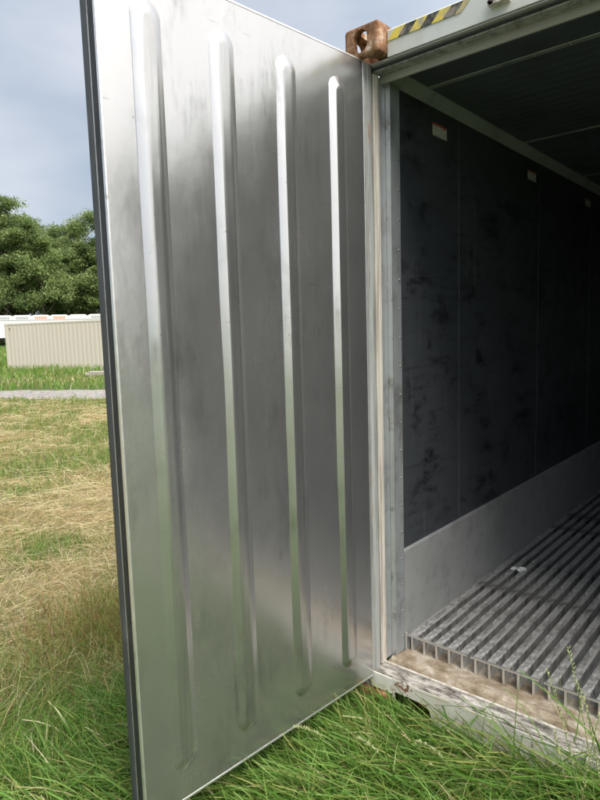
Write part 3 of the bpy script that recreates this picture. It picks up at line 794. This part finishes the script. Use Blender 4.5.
# white trailers parked nose-out behind the beige container
M['tr_white'] = simple('trailer_white', (.56,.56,.55), .4, 0, .05, 1); M['tr_dark'] = simple('trailer_dark', (.03,.03,.03), .7)
M['or'] = simple('orange_print', (.72,.20,.06), .5, 0, .1, 2); M['gr'] = simple('grey_print', (.25,.27,.27), .5, 0, .1, 2); M['ye'] = simple('yellow_panel', (.82,.74,.50), .5, 0, .08, 1)
def trailer(px, label, pal, pat):
    # direction straight through the parked row; noses face the camera side
    dd_ = 80.0; ax = (px-300)/FPX; v_ = (fw+rt*ax); v_.z = 0; v_.normalize()
    base = Vector((CAM.x, CAM.y, 0))+v_*dd_; base.z = .9
    r = empty('box_trailer', base); r.rotation_euler = (0, 0, math.atan2(-v_.y, -v_.x)-math.pi/2+.02)
    tag(r, label, 'trailer', 'white trailers parked in a row')
    # local: -y... front face at y=0 facing the viewer, body runs back along +y
    hw = 1.15; h0, h1 = 1.05, 3.70
    pr = [(-hw,h0),(hw,h0),(hw,h1-.40),(hw-.10,h1-.14),(hw-.36,h1),(-hw+.36,h1),(-hw+.10,h1-.14),(-hw,h1-.40)]
    MB().prism(pr, 0, -9.0, 'y').build('box_body', M['ye' if pal == 'ye' else 'tr_white'], r)
    MB().box(-hw+.05, hw-.05, -.3, -8.8, .75, 1.04).build('chassis', M['tr_dark'], r)
    for yy in (-6.9, -8.1):
        for sx in (-1, 1):
            mb_ = MB(); mb_.tube([(sx*(hw-.30), yy, .5), (sx*(hw-.02), yy, .5)], .5, 20); mb_.build('wheel', M['tr_dark'], r)
    for sx in (-1, 1): MB().box(sx*.8-.06, sx*.8+.06, -1.6, -1.4, 0, .74).build('landing_leg', M['gr'], r)
    MB().box(-hw+.03, hw-.03, .002, .03, h1-.62, h1-.58).build('trim_line', M['gr'], r)
    mt = M['or'] if pat == 'or' else M['gr']
    if pat:
        xs = np.linspace(-.62, .50, 6)
        for i, xx in enumerate(xs):
            MB().box(xx, xx+.15, .004, .012, h1-.50+.02*(i % 2), h1-.22).build('print_block', mt, r)
    return r
for px_, lb, pal, pat in [(-8.5, 'cream box trailer at the end of the white row', 'ye', None), (10, 'white box trailer with dark print beside the cream trailer', 'w', 'gr'), (28.7, 'white box trailer with grey print beside an orange-printed trailer', 'w', 'gr'),
        (47.2, 'white box trailer with orange print beside the grey-printed trailer', 'w', 'or'), (65.5, 'white box trailer with orange print, second orange one from the cream trailer', 'w', 'or'),
        (84, 'plain white box trailer beside the orange-printed pair', 'w', None), (102.5, 'white box trailer half hidden by the open steel door', 'w', 'gr')]:
    trailer(px_, lb, pal, pat)

# ------------------------------------------------------------------ trees
def tree_mesh(seed, h, spread, low=.25, nleaf=9000, top_round=1.0):
    r_ = np.random.default_rng(seed); rd = random.Random(seed)
    tr = MB(); clumps = []
    def limb(p, d, ln, rad, depth):
        pts = [Vector(p)]; dv = Vector(d).normalized()
        for i in range(5):
            dv = (dv+Vector((rd.gauss(0,.13), rd.gauss(0,.13), rd.gauss(.05,.08)))).normalized()
            pts.append(pts[-1]+dv*ln/5)
        tr.tube(pts, [rad*(1-.16*i) for i in range(6)], 6 if depth else 8, True, False)
        if depth < 2:
            for k_ in range(4 if depth == 0 else 3):
                q = pts[2+k_ % 4] if depth else pts[2+k_ % 4]
                a = rd.uniform(0, 6.28); e = rd.uniform(.2, .9)
                nd = (dv*.6+Vector((math.cos(a), math.sin(a), e))).normalized()
                limb(q, nd, ln*rd.uniform(.45,.7), rad*.5, depth+1)
        else: clumps.append((pts[-1], ln*.75)); clumps.append((pts[3], ln*.6))
        if depth == 1: clumps.append((pts[-1], ln*.55))
    th = h*.62
    tp = [Vector((0,0,0))]; 
    for i in range(8): tp.append(tp[-1]+Vector((rd.gauss(0,.02*h*.5), rd.gauss(0,.02*h*.5), th/8)))
    tr.tube(tp, [h*.016*(1-.09*i) for i in range(9)], 10, True, False)
    nl = 13
    for i in range(nl):
        u = i/(nl-1); k_ = min(8, int(2+6*u)); a = i*2.4+rd.uniform(-.4,.4)
        if tp[k_].z < h*low*.6: continue
        ln = spread*(1.0-.35*u)*rd.uniform(.65,1.0); e = .25+1.1*u
        limb(tp[k_], (math.cos(a), math.sin(a), e), ln, h*.006, 0)
    limb(tp[-1], (0,0,1), h*.26, h*.007, 0)
    # leaves
    C = np.array([list(c[0]) for c in clumps]); R = np.array([max(c[1], h*.028) for c in clumps])
    C[:,2] = np.clip(C[:,2], h*low, h*.985)
    ids = r_.integers(0, len(C), nleaf)
    dirs = r_.normal(0, 1, (nleaf,3)); dirs /= np.linalg.norm(dirs, axis=1)[:,None]
    rr = r_.random(nleaf)**.5
    P = C[ids]+dirs*(R[ids]*rr)[:,None]*np.array([1.15,1.15,.75])
    P = P[P[:,2] > 1.0]; ids = ids[:len(P)]; n_ = len(P)
    sz = r_.uniform(.075, .20, n_)*h/20
    a = r_.normal(0, 1, (n_,3)); a[:,2] *= .5; a /= np.linalg.norm(a, axis=1)[:,None]; b = np.cross(a, r_.normal(0,1,(n_,3))); b /= np.linalg.norm(b, axis=1)[:,None]
    a = a*sz[:,None]; b = b*sz[:,None]*.62
    V = np.stack([P-a, P+b, P+a, P-b], 1).reshape(-1,3); F = np.arange(n_*4).reshape(-1,4)
    pal = np.array([[.12,.175,.060],[.16,.225,.07],[.205,.275,.095],[.25,.32,.12]])  # leaf greens lightened, distance haze put into the colour
    cc = pal[r_.integers(0,4,len(C))][ids]*r_.uniform(.75,1.25,(n_,1))
    return tr, V, F, np.repeat(cc, 4, 0)
protos = []
for sd_, hh, sp_, lo, nlf in [(3, 20, 5.6, .22, 70000), (11, 20, 4.8, .18, 60000), (23, 20, 6.2, .24, 70000), (31, 20, 4.2, .12, 56000)]:
    tr, V, F, C = tree_mesh(sd_, hh, sp_, lo, nlf)
    r = empty('leafy_tree')
    t_ = tr.build('trunk', M['bark'], r, fix=False)
    c_ = raw_mesh('crown', V, F, C, 'leaf', parent=r)
    protos.append([r, t_, c_, False])
def plant_tree(px, dist, h, proto, rot, label, group='trees along the far field edge', zofs=0):
    v_ = fw+rt*((px-300)/FPX); v_.z = 0; v_.normalize()
    loc = Vector((CAM.x, CAM.y, 0))+v_*dist; loc.z = .9+zofs
    p = protos[proto]
    if not p[3]: r = p[0]; p[3] = True
    else:
        r = p[0].copy(); COL.objects.link(r); link_copy(p[1], r); link_copy(p[2], r)
    r.location = loc; r.rotation_euler = (0, 0, rot); s_ = h/20; r.scale = (s_, s_, s_)
    tag(r, label, 'tree', group)
BK = 'leafy green tree in the second rank of the tree line behind the trailers'
FR = 'leafy green tree beyond the frame end of the parked trailers'
plant_tree(13, 104, 21.5, 0, .4, 'tallest rounded green tree behind the white and yellowish trailers')
plant_tree(47, 103, 19.0, 2, 2.1, 'broad mid green tree behind the orange-printed trailers')
plant_tree(97, 106, 20.5, 1, 4.0, 'upright green tree rising beside the open steel door edge')
plant_tree(70, 112, 17.5, 3, 1.0, 'narrow lower green tree in the dip of the tree line')
plant_tree(-14, 107, 19.5, 1, 5.1, FR); plant_tree(-45, 104, 20, 2, .7, FR); plant_tree(-80, 106, 21, 0, 3.3, FR)
plant_tree(30, 116, 21.5, 1, 3.0, BK); plant_tree(0, 118, 22.0, 3, 2.2, BK); plant_tree(60, 120, 20.5, 2, 5.5, BK); plant_tree(84, 118, 20.0, 0, 5.0, BK); plant_tree(43, 124, 21.5, 0, 1.9, BK); plant_tree(73, 126, 20.5, 1, .2, BK)
HB = 'leafy green tree hidden beyond the open steel door'
for px_, dd_, hh, pr_ in [(125,106,20,2),(152,110,21,0),(185,104,19,1),(220,108,20,2)]: plant_tree(px_, dd_, hh, pr_, px_*.1, HB)
# dark undergrowth along the foot of the trees
n = 30000
u = rng.random(n); px_ = rng.uniform(-140, 260, n); dd_ = rng.uniform(97, 122, n)
ax = (px_-300)/FPX; vx = fw.x+rt.x*ax; vy = fw.y+rt.y*ax; nr = np.hypot(vx, vy)
x = CAM.x+vx/nr*dd_; y = CAM.y+vy/nr*dd_
hgt = (1.2+3.6*fbm(x, y, 5))*rng.random(n)**.8
P = np.stack([x, y, .9+hgt], 1); a = rng.normal(0,1,(n,3)); a /= np.linalg.norm(a,axis=1)[:,None]; b = np.cross(a, rng.normal(0,1,(n,3))); b /= np.linalg.norm(b,axis=1)[:,None]
s_ = rng.uniform(.18,.42,n)[:,None]
V = np.stack([P-a*s_, P+b*s_*.6, P+a*s_, P-b*s_*.6], 1).reshape(-1,3)
raw_mesh('undergrowth', V, np.arange(n*4).reshape(-1,4), np.repeat(np.array([[.035,.062,.016]])*rng.uniform(.6,1.4,(n,1)), 4, 0), 'leaf', 'dark green undergrowth along the foot of the tree line', 'bushes', 'stuff')
